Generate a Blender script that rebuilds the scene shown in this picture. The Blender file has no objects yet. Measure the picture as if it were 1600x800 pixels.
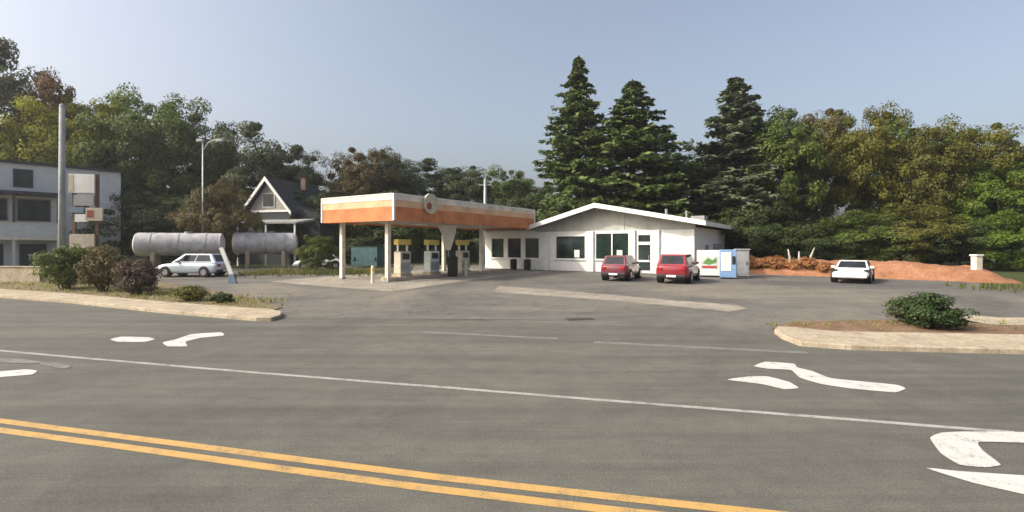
import bpy, math, random
import numpy as np
from mathutils import Vector, Matrix, noise as mnoise
R = math.radians
S = bpy.context.scene
COL = S.collection

# ------------------------------------------------------------------ camera, sky, sun, exposure
CAM_H, FPX, HOR = 2.5, 800.0, 385.0          # eye height, focal length and horizon row of the 1600x800 photograph
cam_d = bpy.data.cameras.new('camera'); cam = bpy.data.objects.new('camera', cam_d); COL.objects.link(cam)
cam.location = (0, 0, CAM_H); cam.rotation_euler = (R(90), 0, 0)
cam_d.sensor_width = 36; cam_d.lens = 18.0; cam_d.shift_y = -(400 - HOR) / 1600.0
cam_d.clip_start = 0.1; cam_d.clip_end = 4000
S.camera = cam
SUN_EL, SUN_AZ = R(37), math.atan2(-0.95, -0.26)      # azimuth measured from +Y towards +X
W = bpy.data.worlds.new('World'); S.world = W; W.use_nodes = True
wn = W.node_tree; wn.nodes.clear()
sky = wn.nodes.new('ShaderNodeTexSky'); sky.sky_type = 'NISHITA'; sky.sun_disc = False
sky.sun_elevation = SUN_EL; sky.sun_rotation = SUN_AZ
sky.air_density = 1.0; sky.dust_density = 7.0; sky.ozone_density = 1.0; sky.altitude = 50
bg = wn.nodes.new('ShaderNodeBackground'); bg.inputs[1].default_value = 0.142
wo = wn.nodes.new('ShaderNodeOutputWorld')
hs_ = wn.nodes.new('ShaderNodeHueSaturation'); hs_.inputs['Saturation'].default_value = 0.76
wn.links.new(sky.outputs[0], hs_.inputs['Color']); wn.links.new(hs_.outputs[0], bg.inputs[0]); wn.links.new(bg.outputs[0], wo.inputs[0])
sd = bpy.data.lights.new('sun', 'SUN'); sd.energy = 2.4; sd.angle = R(0.6); sd.color = (1.0, 0.93, 0.82)
sun = bpy.data.objects.new('sun', sd); COL.objects.link(sun)
sdir = Vector((math.sin(SUN_AZ) * math.cos(SUN_EL), math.cos(SUN_AZ) * math.cos(SUN_EL), math.sin(SUN_EL)))
sun.rotation_euler = sdir.to_track_quat('Z', 'Y').to_euler(); sun.location = sdir * 100
vs = S.view_settings; vs.view_transform = 'Standard'; vs.look = 'None'; vs.exposure = 0.72; vs.gamma = 1.0; vs.use_curve_mapping = False
S.cycles.max_bounces = 6; S.cycles.transparent_max_bounces = 8

# ------------------------------------------------------------------ terrain functions
UX, UY = -0.964, 0.266                 # road direction (towards the left)
NX, NY = 0.266, 0.964                  # across the road, away from the camera
def st(X, Y): return (X * UX + Y * UY, X * NX + Y * NY)
def xy(t, s): return (t * UX + s * NX, t * UY + s * NY)
ZP = [(-400, 0), (16.5, 0), (29, 0.45), (45, 0.6), (4000, 0.6)]
def gs(s):
    for (a, za), (b, zb) in zip(ZP, ZP[1:]):
        if s <= b: return za + (zb - za) * (s - a) / (b - a) if s > a else za
    return ZP[-1][1]
def sm(a, b, x):
    x = min(1, max(0, (x - a) / (b - a))); return x * x * (3 - 2 * x)
def hill(X, Y):
    return 11 * sm(56, 110, Y) * sm(30, -60, X) + 3 * sm(60, 120, Y)
def gz(X, Y): return gs(st(X, Y)[1]) + hill(X, Y)
def at(px, py, dz=0.0):
    """ground point seen at photo pixel"""
    z = 0.0
    for _ in range(40):
        D = (CAM_H - z - dz) * FPX / (py - HOR); X = (px - 800) / FPX * D
        z = 0.6 * z + 0.4 * gz(X, D)
    return Vector((X, D, z + dz))
def far(px, D):
    X = (px - 800) / FPX * D
    return X, D, gz(X, D)
def zpix(py, D): return CAM_H + (HOR - py) / FPX * D

# ------------------------------------------------------------------ materials
def nm(name):
    m = bpy.data.materials.new(name); m.use_nodes = True; nt = m.node_tree
    return m, nt, nt.nodes['Principled BSDF']
def tex(nt, scale, detail=4, rough=0.6, coord='Object', dist=0.0, stretch=None):
    tc = nt.nodes.new('ShaderNodeTexCoord'); n = nt.nodes.new('ShaderNodeTexNoise')
    n.inputs['Scale'].default_value = scale; n.inputs['Detail'].default_value = detail
    n.inputs['Roughness'].default_value = rough; n.inputs['Distortion'].default_value = dist
    if stretch:
        mp = nt.nodes.new('ShaderNodeMapping'); mp.inputs['Scale'].default_value = stretch[0]; mp.inputs['Rotation'].default_value = (0, 0, stretch[1])
        nt.links.new(tc.outputs[coord], mp.inputs[0]); nt.links.new(mp.outputs[0], n.inputs['Vector'])
    else: nt.links.new(tc.outputs[coord], n.inputs['Vector'])
    return n.outputs['Fac']
def ramp(nt, fac, stops):
    r = nt.nodes.new('ShaderNodeValToRGB'); e = r.color_ramp.elements
    while len(e) < len(stops): e.new(0.5)
    for q, (p, c) in zip(e, stops):
        q.position = p; q.color = (*c, 1) if len(c) == 3 else c
    nt.links.new(fac, r.inputs[0]); return r.outputs[0]
def mix(nt, fac, a, b, mode='MIX'):
    n = nt.nodes.new('ShaderNodeMix'); n.data_type = 'RGBA'; n.blend_type = mode
    for v, k in ((fac, 0), (a, 6), (b, 7)):
        if hasattr(v, 'links'): nt.links.new(v, n.inputs[k])
        elif isinstance(v, (int, float)): n.inputs[k].default_value = v
        else: n.inputs[k].default_value = (*v, 1)
    return n.outputs[2]
def bump(nt, bs, fac, strength, dist=0.02):
    b = nt.nodes.new('ShaderNodeBump'); b.inputs['Strength'].default_value = strength; b.inputs['Distance'].default_value = dist
    nt.links.new(fac, b.inputs['Height']); nt.links.new(b.outputs[0], bs.inputs['Normal'])
def plain(name, col, rough=0.6, metal=0.0, var=0.12, scale=3.0, spec=0.4, coat=0.0):
    m, nt, bs = nm(name)
    f = tex(nt, scale, 5, 0.65)
    d = tuple(c * (1 - var * 1.6) for c in col); l = tuple(min(1, c * (1 + var)) for c in col)
    nt.links.new(ramp(nt, f, [(0.3, d), (0.7, l)]), bs.inputs['Base Color'])
    bs.inputs['Roughness'].default_value = rough; bs.inputs['Metallic'].default_value = metal
    bs.inputs['Specular IOR Level'].default_value = spec; bs.inputs['Coat Weight'].default_value = coat
    return m
def asphalt(name, dark, light, warm, patch=0.5, wear=0.5):
    m, nt, bs = nm(name)
    big = tex(nt, 0.13, 6, 0.65, dist=0.8)
    streak = tex(nt, 1.0, 5, 0.65, stretch=((0.05, 1.1, 1), R(15.4)))
    streak2 = tex(nt, 1.0, 4, 0.7, stretch=((0.25, 5.5, 1), R(15.4)))
    fine = tex(nt, 38, 3, 0.8)
    mid = tex(nt, 1.7, 8, 0.75)
    oil = tex(nt, 0.55, 7, 0.8, dist=1.5)
    c = ramp(nt, big, [(0.3, dark), (0.5, light), (0.7, warm)])
    c = mix(nt, wear, c, mix(nt, 1.0, c, ramp(nt, streak, [(0.3, (0.72, 0.73, 0.74)), (0.7, (1.3, 1.28, 1.24))]), 'MULTIPLY'))
    c = mix(nt, 0.5, c, ramp(nt, streak2, [(0.35, (0.85, 0.85, 0.85)), (0.7, (1.16, 1.16, 1.14))]), 'MULTIPLY')
    c = mix(nt, 0.6, c, ramp(nt, mid, [(0.3, (0.72, 0.72, 0.72)), (0.7, (1.25, 1.25, 1.23))]), 'MULTIPLY')
    c = mix(nt, 0.7, c, ramp(nt, oil, [(0.2, (0.6, 0.6, 0.6)), (0.36, (1, 1, 1)), (0.66, (1, 1, 1)), (0.8, (1.3, 1.27, 1.2))]), 'MULTIPLY')
    c = mix(nt, 0.9, c, ramp(nt, fine, [(0.3, (0.6, 0.6, 0.6)), (0.7, (1.4, 1.4, 1.38))]), 'MULTIPLY')
    # cracks and tar seams
    tc = nt.nodes.new('ShaderNodeTexCoord'); wv = nt.nodes.new('ShaderNodeTexVoronoi'); wv.feature = 'DISTANCE_TO_EDGE'
    wv.inputs['Scale'].default_value = 0.22; wv.inputs['Randomness'].default_value = 1.0
    wob = nt.nodes.new('ShaderNodeTexNoise'); wob.inputs['Scale'].default_value = 0.9; wob.inputs['Detail'].default_value = 6
    nt.links.new(tc.outputs['Object'], wob.inputs['Vector'])
    vm = nt.nodes.new('ShaderNodeVectorMath'); vm.operation = 'MULTIPLY_ADD'; vm.inputs[1].default_value = (3.2, 3.2, 0)
    nt.links.new(wob.outputs['Color'], vm.inputs[0]); nt.links.new(tc.outputs['Object'], vm.inputs[2]); nt.links.new(vm.outputs[0], wv.inputs['Vector'])
    ck = ramp(nt, wv.outputs['Distance'], [(0.0, (1, 1, 1)), (0.012, (0, 0, 0))])
    c = mix(nt, mix(nt, 1.0, ck, (patch, patch, patch), 'MULTIPLY'), c, tuple(x * 0.4 for x in dark))
    nt.links.new(c, bs.inputs['Base Color']); bs.inputs['Roughness'].default_value = 0.9; bs.inputs['Specular IOR Level'].default_value = 0.25
    bump(nt, bs, fine, 0.5, 0.008)
    return m
def paint_worn(name, col, under, wear=0.5):
    m, nt, bs = nm(name)
    f = tex(nt, 3.0, 8, 0.8); g = tex(nt, 40, 3, 0.8)
    k = mix(nt, 0.4, f, g)
    k = ramp(nt, k, [(wear - 0.08, (0, 0, 0)), (wear + 0.06, (1, 1, 1))])
    nt.links.new(mix(nt, k, under, col), bs.inputs['Base Color']); bs.inputs['Roughness'].default_value = 0.8
    bump(nt, bs, g, 0.4, 0.006)
    return m
def leaf(name, a, b, c, trans=0.35, nscale=0.35):
    m, nt, bs = nm(name)
    geo = nt.nodes.new('ShaderNodeNewGeometry'); oi = nt.nodes.new('ShaderNodeObjectInfo')
    f = tex(nt, nscale, 3, 0.6, coord='Object')
    base = ramp(nt, f, [(0.32, a), (0.5, b), (0.68, c)])
    v = ramp(nt, geo.outputs['Random Per Island'], [(0.0, (0.55, 0.55, 0.5)), (1.0, (1.45, 1.4, 1.35))])
    col = mix(nt, 1.0, base, v, 'MULTIPLY')
    nt.links.new(col, bs.inputs['Base Color']); bs.inputs['Roughness'].default_value = 0.6; bs.inputs['Specular IOR Level'].default_value = 0.25
    tr = nt.nodes.new('ShaderNodeBsdfTranslucent'); nt.links.new(col, tr.inputs[0])
    ms = nt.nodes.new('ShaderNodeMixShader'); ms.inputs[0].default_value = trans
    nt.links.new(bs.outputs[0], ms.inputs[1]); nt.links.new(tr.outputs[0], ms.inputs[2])
    nt.links.new(ms.outputs[0], nt.nodes['Material Output'].inputs[0])
    return m
def siding(name, col, pitch=0.14, dirt=0.15, vertical=False, axis=2):
    m, nt, bs = nm(name)
    tc = nt.nodes.new('ShaderNodeTexCoord'); sp = nt.nodes.new('ShaderNodeSeparateXYZ'); nt.links.new(tc.outputs['Object'], sp.inputs[0])
    mo = nt.nodes.new('ShaderNodeMath'); mo.operation = 'DIVIDE'; mo.inputs[1].default_value = pitch; nt.links.new(sp.outputs[axis], mo.inputs[0])
    fr = nt.nodes.new('ShaderNodeMath'); fr.operation = 'FRACT'; nt.links.new(mo.outputs[0], fr.inputs[0])
    f = tex(nt, 1.3, 6, 0.7)
    c = ramp(nt, f, [(0.3, tuple(x * (1 - dirt * 1.5) for x in col)), (0.7, col)])
    nt.links.new(c, bs.inputs['Base Color']); bs.inputs['Roughness'].default_value = 0.6
    bump(nt, bs, fr.outputs[0], 0.8, 0.02)
    return m
def glass(name, col=(0.012, 0.018, 0.018), rough=0.06):
    m, nt, bs = nm(name)
    f = tex(nt, 1.1, 3, 0.5)
    nt.links.new(ramp(nt, f, [(0.35, col), (0.7, tuple(x * 3.0 for x in col))]), bs.inputs['Base Color'])
    bs.inputs['Roughness'].default_value = rough; bs.inputs['Specular IOR Level'].default_value = 0.4
    return m
def soil(name, a, b, c, scale=3.0, bs_=0.8):
    m, nt, bs = nm(name)
    f = tex(nt, scale, 8, 0.75); g = tex(nt, scale * 9, 4, 0.8)
    col = ramp(nt, f, [(0.3, a), (0.52, b), (0.72, c)])
    col = mix(nt, 0.7, col, ramp(nt, g, [(0.3, (0.55, 0.55, 0.55)), (0.7, (1.4, 1.4, 1.4))]), 'MULTIPLY')
    nt.links.new(col, bs.inputs['Base Color']); bs.inputs['Roughness'].default_value = 0.95; bs.inputs['Specular IOR Level'].default_value = 0.1
    bump(nt, bs, g, bs_, 0.03)
    return m

def jointed(m, pitch=1.5, ang=R(15.4)):
    nt = m.node_tree; bs = nt.nodes['Principled BSDF']; src = bs.inputs['Base Color'].links[0].from_socket
    tc = nt.nodes.new('ShaderNodeTexCoord'); mp = nt.nodes.new('ShaderNodeMapping'); mp.inputs['Rotation'].default_value = (0, 0, ang); mp.inputs['Scale'].default_value = (1 / pitch,) * 3
    sp = nt.nodes.new('ShaderNodeSeparateXYZ'); fr = nt.nodes.new('ShaderNodeMath'); fr.operation = 'FRACT'
    nt.links.new(tc.outputs['Object'], mp.inputs[0]); nt.links.new(mp.outputs[0], sp.inputs[0]); nt.links.new(sp.outputs[0], fr.inputs[0])
    k = ramp(nt, fr.outputs[0], [(0.0, (0.5, 0.48, 0.45)), (0.012, (1, 1, 1))])
    st = ramp(nt, tex(nt, 0.8, 7, 0.75, dist=1.0), [(0.25, (0.55, 0.55, 0.55)), (0.45, (1, 1, 1))])
    nt.links.new(mix(nt, 1.0, mix(nt, 1.0, src, k, 'MULTIPLY'), st, 'MULTIPLY'), bs.inputs['Base Color']); return m
M = dict(
    road=asphalt('road_asphalt', (0.088, 0.087, 0.077), (0.112, 0.109, 0.095), (0.13, 0.124, 0.106), 0.16, 0.7),
    lot=asphalt('lot_asphalt', (0.08, 0.078, 0.074), (0.132, 0.125, 0.112), (0.2, 0.178, 0.145), 0.45, 0.5),
    conc=jointed(soil('old_concrete', (0.28, 0.235, 0.165), (0.39, 0.33, 0.24), (0.46, 0.4, 0.3), 1.2, 0.3)),
    pad=soil('pad_concrete', (0.17, 0.16, 0.135), (0.27, 0.245, 0.2), (0.36, 0.325, 0.265), 0.7, 0.3),
    verge=soil('verge_dirt', (0.12, 0.1, 0.06), (0.2, 0.16, 0.1), (0.15, 0.15, 0.07), 1.1),
    grass=soil('grass_ground', (0.035, 0.05, 0.018), (0.06, 0.075, 0.025), (0.1, 0.09, 0.045), 0.6),
    mulch=soil('red_mulch', (0.12, 0.08, 0.05), (0.2, 0.13, 0.082), (0.26, 0.18, 0.12), 1.3),
    bank=soil('rust_bank', (0.19, 0.09, 0.048), (0.33, 0.16, 0.088), (0.4, 0.23, 0.14), 0.9),
    wpaint=paint_worn('white_road_paint', (0.52, 0.51, 0.475), (0.105, 0.103, 0.09), 0.425),
    wfaint=paint_worn('faded_road_paint', (0.2, 0.196, 0.178), (0.105, 0.103, 0.09), 0.5),
    wline=paint_worn('lane_paint', (0.36, 0.35, 0.32), (0.105, 0.103, 0.09), 0.47),
    ypaint=paint_worn('yellow_road_paint', (0.47, 0.29, 0.09), (0.16, 0.13, 0.09), 0.44),
    tar=plain('tar_patch', (0.05, 0.048, 0.045), 0.8, var=0.3),
    bark=soil('bark', (0.03, 0.024, 0.018), (0.06, 0.048, 0.036), (0.09, 0.075, 0.06), 6),
    birch=soil('pale_bark', (0.2, 0.18, 0.15), (0.45, 0.42, 0.37), (0.55, 0.52, 0.47), 6),
    white=plain('white_paint', (0.72, 0.71, 0.67), 0.55, var=0.1, scale=1.2),
    cream=plain('cream_paint', (0.66, 0.6, 0.5), 0.6, var=0.12),
    whitesiding=siding('white_block', (0.82, 0.82, 0.78), 0.2, 0.1),
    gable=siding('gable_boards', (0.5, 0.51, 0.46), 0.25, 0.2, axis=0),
    roofgrey=soil('grey_shingle', (0.2, 0.2, 0.19), (0.28, 0.275, 0.26), (0.34, 0.33, 0.31), 3, 0.4),
    roofdark=soil('dark_shingle', (0.03, 0.032, 0.034), (0.05, 0.052, 0.055), (0.075, 0.075, 0.075), 3, 0.4),
    bluesiding=siding('bluegrey_clapboard', (0.68, 0.69, 0.70), 0.16, 0.15),
    tealsiding=siding('dark_clapboard', (0.03, 0.04, 0.043), 0.16, 0.15),
    creamsiding=siding('pale_clapboard', (0.36, 0.35, 0.31), 0.16, 0.15),
    darktrim=plain('dark_trim', (0.045, 0.047, 0.06), 0.6),
    glass=glass('window_glass'), tealglass=glass('teal_window_glass', (0.006, 0.014, 0.0125)),
    carglass=glass('car_glass', (0.01, 0.012, 0.014), 0.03),
    orange=jointed(plain('orange_fascia', (0.55, 0.185, 0.06), 0.55, var=0.24, scale=0.9), 0.86, R(45)),
    peach=jointed(plain('peach_fascia', (0.7, 0.42, 0.24), 0.5, var=0.16, scale=0.8), 0.86, R(45)),
    bluegrey=plain('blue_grey_panel', (0.16, 0.2, 0.28), 0.6),
    brick=plain('brick_red_panel', (0.3, 0.075, 0.05), 0.6, var=0.2),
    soffit=plain('soffit', (0.36, 0.33, 0.29), 0.7),
    fascia=jointed(plain('white_fascia', (0.72, 0.62, 0.52), 0.55, var=0.2, scale=0.9), 0.86, R(45)),
    galv=plain('galvanised_steel', (0.36, 0.37, 0.37), 0.5, 0.3, 0.15),
    pole=plain('weathered_pole', (0.3, 0.31, 0.3), 0.75, 0.0, 0.2, 1.2),
    grey=plain('grey_metal', (0.3, 0.3, 0.3), 0.5, 0.1, 0.12),
    tank=plain('tank_paint', (0.46, 0.45, 0.45), 0.55, 0.1, 0.22, 1.6),
    tankend=plain('tank_end_paint', (0.52, 0.46, 0.43), 0.55, 0.0, 0.2, 1.6),
    black=plain('black_plastic', (0.015, 0.015, 0.016), 0.5),
    rubber=plain('rubber', (0.018, 0.018, 0.018), 0.85),
    rim=plain('alloy_rim', (0.45, 0.45, 0.46), 0.35, 0.8),
    redcar=plain('red_car_paint', (0.25, 0.02, 0.03), 0.3, 0.1, 0.04, coat=0.6),
    maroon=plain('maroon_car_paint', (0.17, 0.035, 0.05), 0.32, 0.1, 0.05, coat=0.6),
    silver=plain('silver_blue_car_paint', (0.5, 0.56, 0.62), 0.3, 0.25, 0.04, coat=0.6),
    whitecar=plain('white_car_paint', (0.78, 0.76, 0.73), 0.3, 0.0, 0.03, coat=0.6),
    redlens=plain('red_lens', (0.35, 0.012, 0.012), 0.2), clear=plain('clear_lens', (0.7, 0.7, 0.68), 0.15),
    yellow=plain('yellow_panel', (0.62, 0.45, 0.1), 0.5), tan=plain('tan_panel', (0.5, 0.44, 0.34), 0.6),
    palegreen=plain('pale_pump_panel', (0.55, 0.6, 0.56), 0.5), blue=plain('blue_panel', (0.2, 0.33, 0.54), 0.5),
    green=plain('green_panel', (0.12, 0.25, 0.07), 0.5), red=plain('red_panel', (0.45, 0.05, 0.03), 0.5),
    teal=plain('teal_metal', (0.032, 0.085, 0.085), 0.6, var=0.2), brown=plain('brown_wood', (0.13, 0.085, 0.06), 0.8),
    hydrant=plain('yellow_weed', (0.35, 0.3, 0.06), 0.8),
)
LEAF = dict(
    olive=leaf('leaf_olive', (0.086, 0.091, 0.020), (0.123, 0.127, 0.026), (0.172, 0.147, 0.030)),
    gold=leaf('leaf_gold', (0.076, 0.096, 0.014), (0.134, 0.132, 0.019), (0.169, 0.143, 0.027)),
    lime=leaf('leaf_lime', (0.178, 0.218, 0.018), (0.283, 0.295, 0.025), (0.355, 0.314, 0.031)),
    green=leaf('leaf_green', (0.073, 0.125, 0.017), (0.118, 0.183, 0.023), (0.172, 0.201, 0.030)),
    mid=leaf('leaf_mid', (0.071, 0.108, 0.024), (0.108, 0.150, 0.029), (0.168, 0.167, 0.038)),
    dark=leaf('leaf_dark', (0.041, 0.065, 0.021), (0.065, 0.086, 0.025), (0.095, 0.105, 0.032), 0.25),
    autumn=leaf('leaf_autumn', (0.125, 0.078, 0.026), (0.1, 0.082, 0.028), (0.07, 0.075, 0.026)),
    rust=leaf('leaf_rust', (0.120, 0.059, 0.021), (0.162, 0.076, 0.024), (0.120, 0.085, 0.024)),
    grey=leaf('leaf_grey', (0.086, 0.102, 0.048), (0.118, 0.137, 0.064), (0.082, 0.109, 0.048)),
    brown=leaf('leaf_brown', (0.107, 0.079, 0.037), (0.141, 0.120, 0.046), (0.114, 0.136, 0.043)),
    plum=leaf('leaf_plum', (0.078, 0.050, 0.044), (0.111, 0.079, 0.058), (0.085, 0.079, 0.052)),
    spruce=leaf('needle_green', (0.074, 0.112, 0.036), (0.110, 0.151, 0.044), (0.163, 0.184, 0.056), 0.2),
    bluespruce=leaf('needle_grey_green', (0.091, 0.120, 0.069), (0.125, 0.156, 0.089), (0.160, 0.180, 0.093), 0.2),
    rustplant=leaf('leaf_orange', (0.286, 0.134, 0.050), (0.429, 0.221, 0.092), (0.364, 0.252, 0.100)),
    weed=leaf('weed_green', (0.078, 0.112, 0.029), (0.130, 0.145, 0.039), (0.195, 0.185, 0.078)),
    straw=leaf('weed_straw', (0.244, 0.224, 0.070), (0.292, 0.292, 0.094), (0.195, 0.213, 0.070)),
    boxwood=leaf('leaf_boxwood', (0.026, 0.053, 0.018), (0.044, 0.077, 0.023), (0.065, 0.095, 0.031), 0.25, 2.0),
)

# ------------------------------------------------------------------ mesh helpers
class MB:
    def __init__(s): s.v = []; s.f = []; s.m = []
    def add(s, vs_, fs, mi=0):
        o = len(s.v); s.v += [tuple(p) for p in vs_]; s.f += [tuple(o + i for i in f) for f in fs]; s.m += [mi] * len(fs); return s
    def box(s, x0, x1, y0, y1, z0, z1, mi=0):
        v = [(x0,y0,z0),(x1,y0,z0),(x1,y1,z0),(x0,y1,z0),(x0,y0,z1),(x1,y0,z1),(x1,y1,z1),(x0,y1,z1)]
        return s.add(v, [(3,2,1,0),(4,5,6,7),(0,1,5,4),(1,2,6,5),(2,3,7,6),(3,0,4,7)], mi)
    def tube(s, pts, rad, n=8, mi=0, caps=True):
        pts = [Vector(p) for p in pts]; rad = rad if isinstance(rad, (list, tuple)) else [rad] * len(pts)
        vs_ = []; fs = []
        d0 = (pts[1] - pts[0]).normalized(); ref = Vector((0, 0, 1)) if abs(d0.z) < 0.9 else Vector((1, 0, 0))
        for i, p in enumerate(pts):
            d = (pts[min(i+1, len(pts)-1)] - pts[max(i-1, 0)]).normalized()
            a = d.cross(ref).normalized(); b = a.cross(d).normalized()
            for k in range(n):
                t = 2 * math.pi * k / n; vs_.append(p + (a * math.cos(t) + b * math.sin(t)) * rad[i])
        for i in range(len(pts) - 1):
            for k in range(n):
                fs.append((i*n+k, i*n+(k+1) % n, (i+1)*n+(k+1) % n, (i+1)*n+k))
        if caps: fs.append(tuple(range(n))[::-1]); fs.append(tuple((len(pts)-1)*n + k for k in range(n)))
        return s.add(vs_, fs, mi)
    def prism(s, poly, a0, a1, axis='z', mi=0):
        """poly (2D) extruded along axis; for y the poly is (x,z), for x it is (y,z)"""
        def p3(p, a): return {'z': (p[0], p[1], a), 'y': (p[0], a, p[1]), 'x': (a, p[0], p[1])}[axis]
        n = len(poly); v = [p3(p, a0) for p in poly] + [p3(p, a1) for p in poly]
        f = [tuple(range(n))[::-1], tuple(range(n, 2*n))] + [(i, (i+1) % n, n+(i+1) % n, n+i) for i in range(n)]
        return s.add(v, f, mi)
    def rings(s, rings, mi=0, caps=True):
        n = len(rings[0]); v = [p for r in rings for p in r]; f = []
        for i in range(len(rings) - 1):
            for k in range(n): f.append((i*n+k, i*n+(k+1) % n, (i+1)*n+(k+1) % n, (i+1)*n+k))
        if caps: f.append(tuple(range(n))[::-1]); f.append(tuple((len(rings)-1)*n + k for k in range(n)))
        return s.add(v, f, mi)
    def build(s, name, mats, parent=None, smooth=False, bevel=0.0, subd=0):
        me = bpy.data.meshes.new(name); me.from_pydata(s.v, [], s.f)
        mats = mats if isinstance(mats, (list, tuple)) else [mats]
        for m in mats: me.materials.append(m)
        me.polygons.foreach_set('material_index', s.m)
        if smooth: me.polygons.foreach_set('use_smooth', [True] * len(s.f))
        me.update()
        import bmesh
        b = bmesh.new(); b.from_mesh(me); bmesh.ops.recalc_face_normals(b, faces=b.faces); b.to_mesh(me); b.free()
        o = bpy.data.objects.new(name, me); COL.objects.link(o)
        if parent: o.parent = parent
        if bevel:
            q = o.modifiers.new('bevel', 'BEVEL'); q.width = bevel; q.segments = 2; q.limit_method = 'ANGLE'; q.angle_limit = R(35)
        if subd:
            q = o.modifiers.new('sub', 'SUBSURF'); q.levels = subd; q.render_levels = subd
        return o
def tag(o, label=None, cat=None, group=None, kind=None):
    if label: o['label'] = label
    if cat: o['category'] = cat
    if group: o['group'] = group
    if kind: o['kind'] = kind
    return o
def thing(name, loc, rz, label, cat, group=None):
    o = bpy.data.objects.new(name, None); COL.objects.link(o); o.location = loc; o.rotation_euler = (0, 0, rz)
    o.empty_display_size = 0.3
    return tag(o, label, cat, group)
def copy_tree(o, loc, rz, label, parent=None):
    c = o.copy(); COL.objects.link(c); c.location = loc; c.rotation_euler = (0, 0, rz); c['label'] = label
    for ch in list(o.children):
        d = ch.copy(); COL.objects.link(d); d.parent = c
        for g in list(ch.children):
            e = g.copy(); COL.objects.link(e); e.parent = d
    return c
def sheet(name, pts, mat, kind='structure', thick=0.0):
    mb = MB(); n = len(pts)
    if thick:
        v = [(p[0], p[1], p[2] - 0.1) for p in pts] + [(p[0], p[1], p[2] + thick) for p in pts]
        f = [tuple(range(n, 2*n))] + [(i, (i+1) % n, n+(i+1) % n, n+i) for i in range(n)]
        mb.add(v, f)
    else: mb.add(pts, [tuple(range(n))])
    return tag(mb.build(name, mat, bevel=0.03 if thick else 0), kind=kind)

# ------------------------------------------------------------------ setting: ground, road, lot
def grid(name, ts, ss, zoff, mat, inside=None):
    v = []; f = []
    for s_ in ss:
        for t in ts:
            X, Y = xy(t, s_); v.append((X, Y, gz(X, Y) + zoff))
    n = len(ts)
    for j in range(len(ss) - 1):
        for i in range(n - 1): f.append((j*n+i, j*n+i+1, (j+1)*n+i+1, (j+1)*n+i))
    mb = MB(); mb.add(v, f); return tag(mb.build(name, mat, smooth=False), kind='structure')
T_ = [-2500, -900, -400, -200] + list(range(-140, 161, 6)) + [220, 400, 900, 2500]
S_ = [-2500, -600, -150, -40, 16.5, 22, 29, 37, 45] + list(range(50, 150, 5)) + [170, 220, 400, 900, 2600]
grid('ground', T_, S_, -0.03, M['grass'])
grid('road', [-900, -300, -100, -40, -20, 0, 20, 40, 80, 150, 400], [-14, 0, 16.5], 0.0, M['road'])
grid('parking_lot', [-17, -10, 0, 10, 20, 30, 36], [16.5, 22, 29, 37, 45, 48], -0.004, M['lot'])
grid('lot_extension', [-60, -40, -17], [16.5, 22, 29, 31], -0.008, M['lot'])

def px_poly(name, pts, mat, dz=0.004, kind='structure'):
    return sheet(name, [at(x, y, dz) for x, y in pts], mat, kind)
def smooth_px(pts, n=5):
    out = []; k = len(pts)
    for i in range(k):
        p0, p1, p2, p3 = [Vector(pts[(i + d) % k]) for d in (-1, 0, 1, 2)]
        for q in range(n):
            t = q / n
            out.append(tuple(0.5 * ((2 * p1) + (p2 - p0) * t * .55 + (2 * (p2 - p1) * t - (p2 - p0) * t * .0) * 0 + (2 * p0 - 5 * p1 + 4 * p2 - p3) * t * t * 0 ) if False else tuple((p1.lerp(p2, t)) * 0.6 + (0.5 * ((2 * p1) + (p2 - p0) * t + (2 * p0 - 5 * p1 + 4 * p2 - p3) * t * t + (3 * p1 - p0 - 3 * p2 + p3) * t ** 3)) * 0.4)))
    return out
def arrow(pts, mat): return px_poly('turn_arrow', smooth_px(pts), mat, 0.009)
def strip(name, t0, t1, s0, w, mat, dz=0.004, n=24, wob=0.0, curve=None):
    mb = MB(); a = []
    for i in range(n + 1):
        t = t0 + (t1 - t0) * i / n
        c = s0 + (curve(t) if curve else 0)
        e = wob * (mnoise.noise((t * 0.7, s0, 0)))
        for q in (c - w / 2 + e, c + w / 2 + e):
            X, Y = xy(t, q); a.append((X, Y, gz(X, Y) + dz))
    f = [(2*i, 2*i+1, 2*i+3, 2*i+2) for i in range(n)]
    mb.add(a, f); return tag(mb.build(name, mat), kind='structure')
yc = lambda t: min(0.5, 0.014 * max(0, 3 - t) ** 1.6)
for off in (-0.13, 0.13): strip('double_yellow_line', -60, 160, 4.99 + off, 0.145, M['ypaint'], 0.004, 120, 0.012, yc)
strip('lane_line', -4.7, 160, 8.42, 0.12, M['wline'], 0.004, 120, 0.015, lambda t: 0.0018 * max(0, t - 6) ** 2 if t < 60 else 5.25)
strip('edge_line', -3.5, 1.5, 13.45, 0.26, M['wfaint'], 0.004, 30, 0.03)
strip('edge_line', 2.5, 6.5, 13.7, 0.22, M['wfaint'], 0.004, 30, 0.03)
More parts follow.
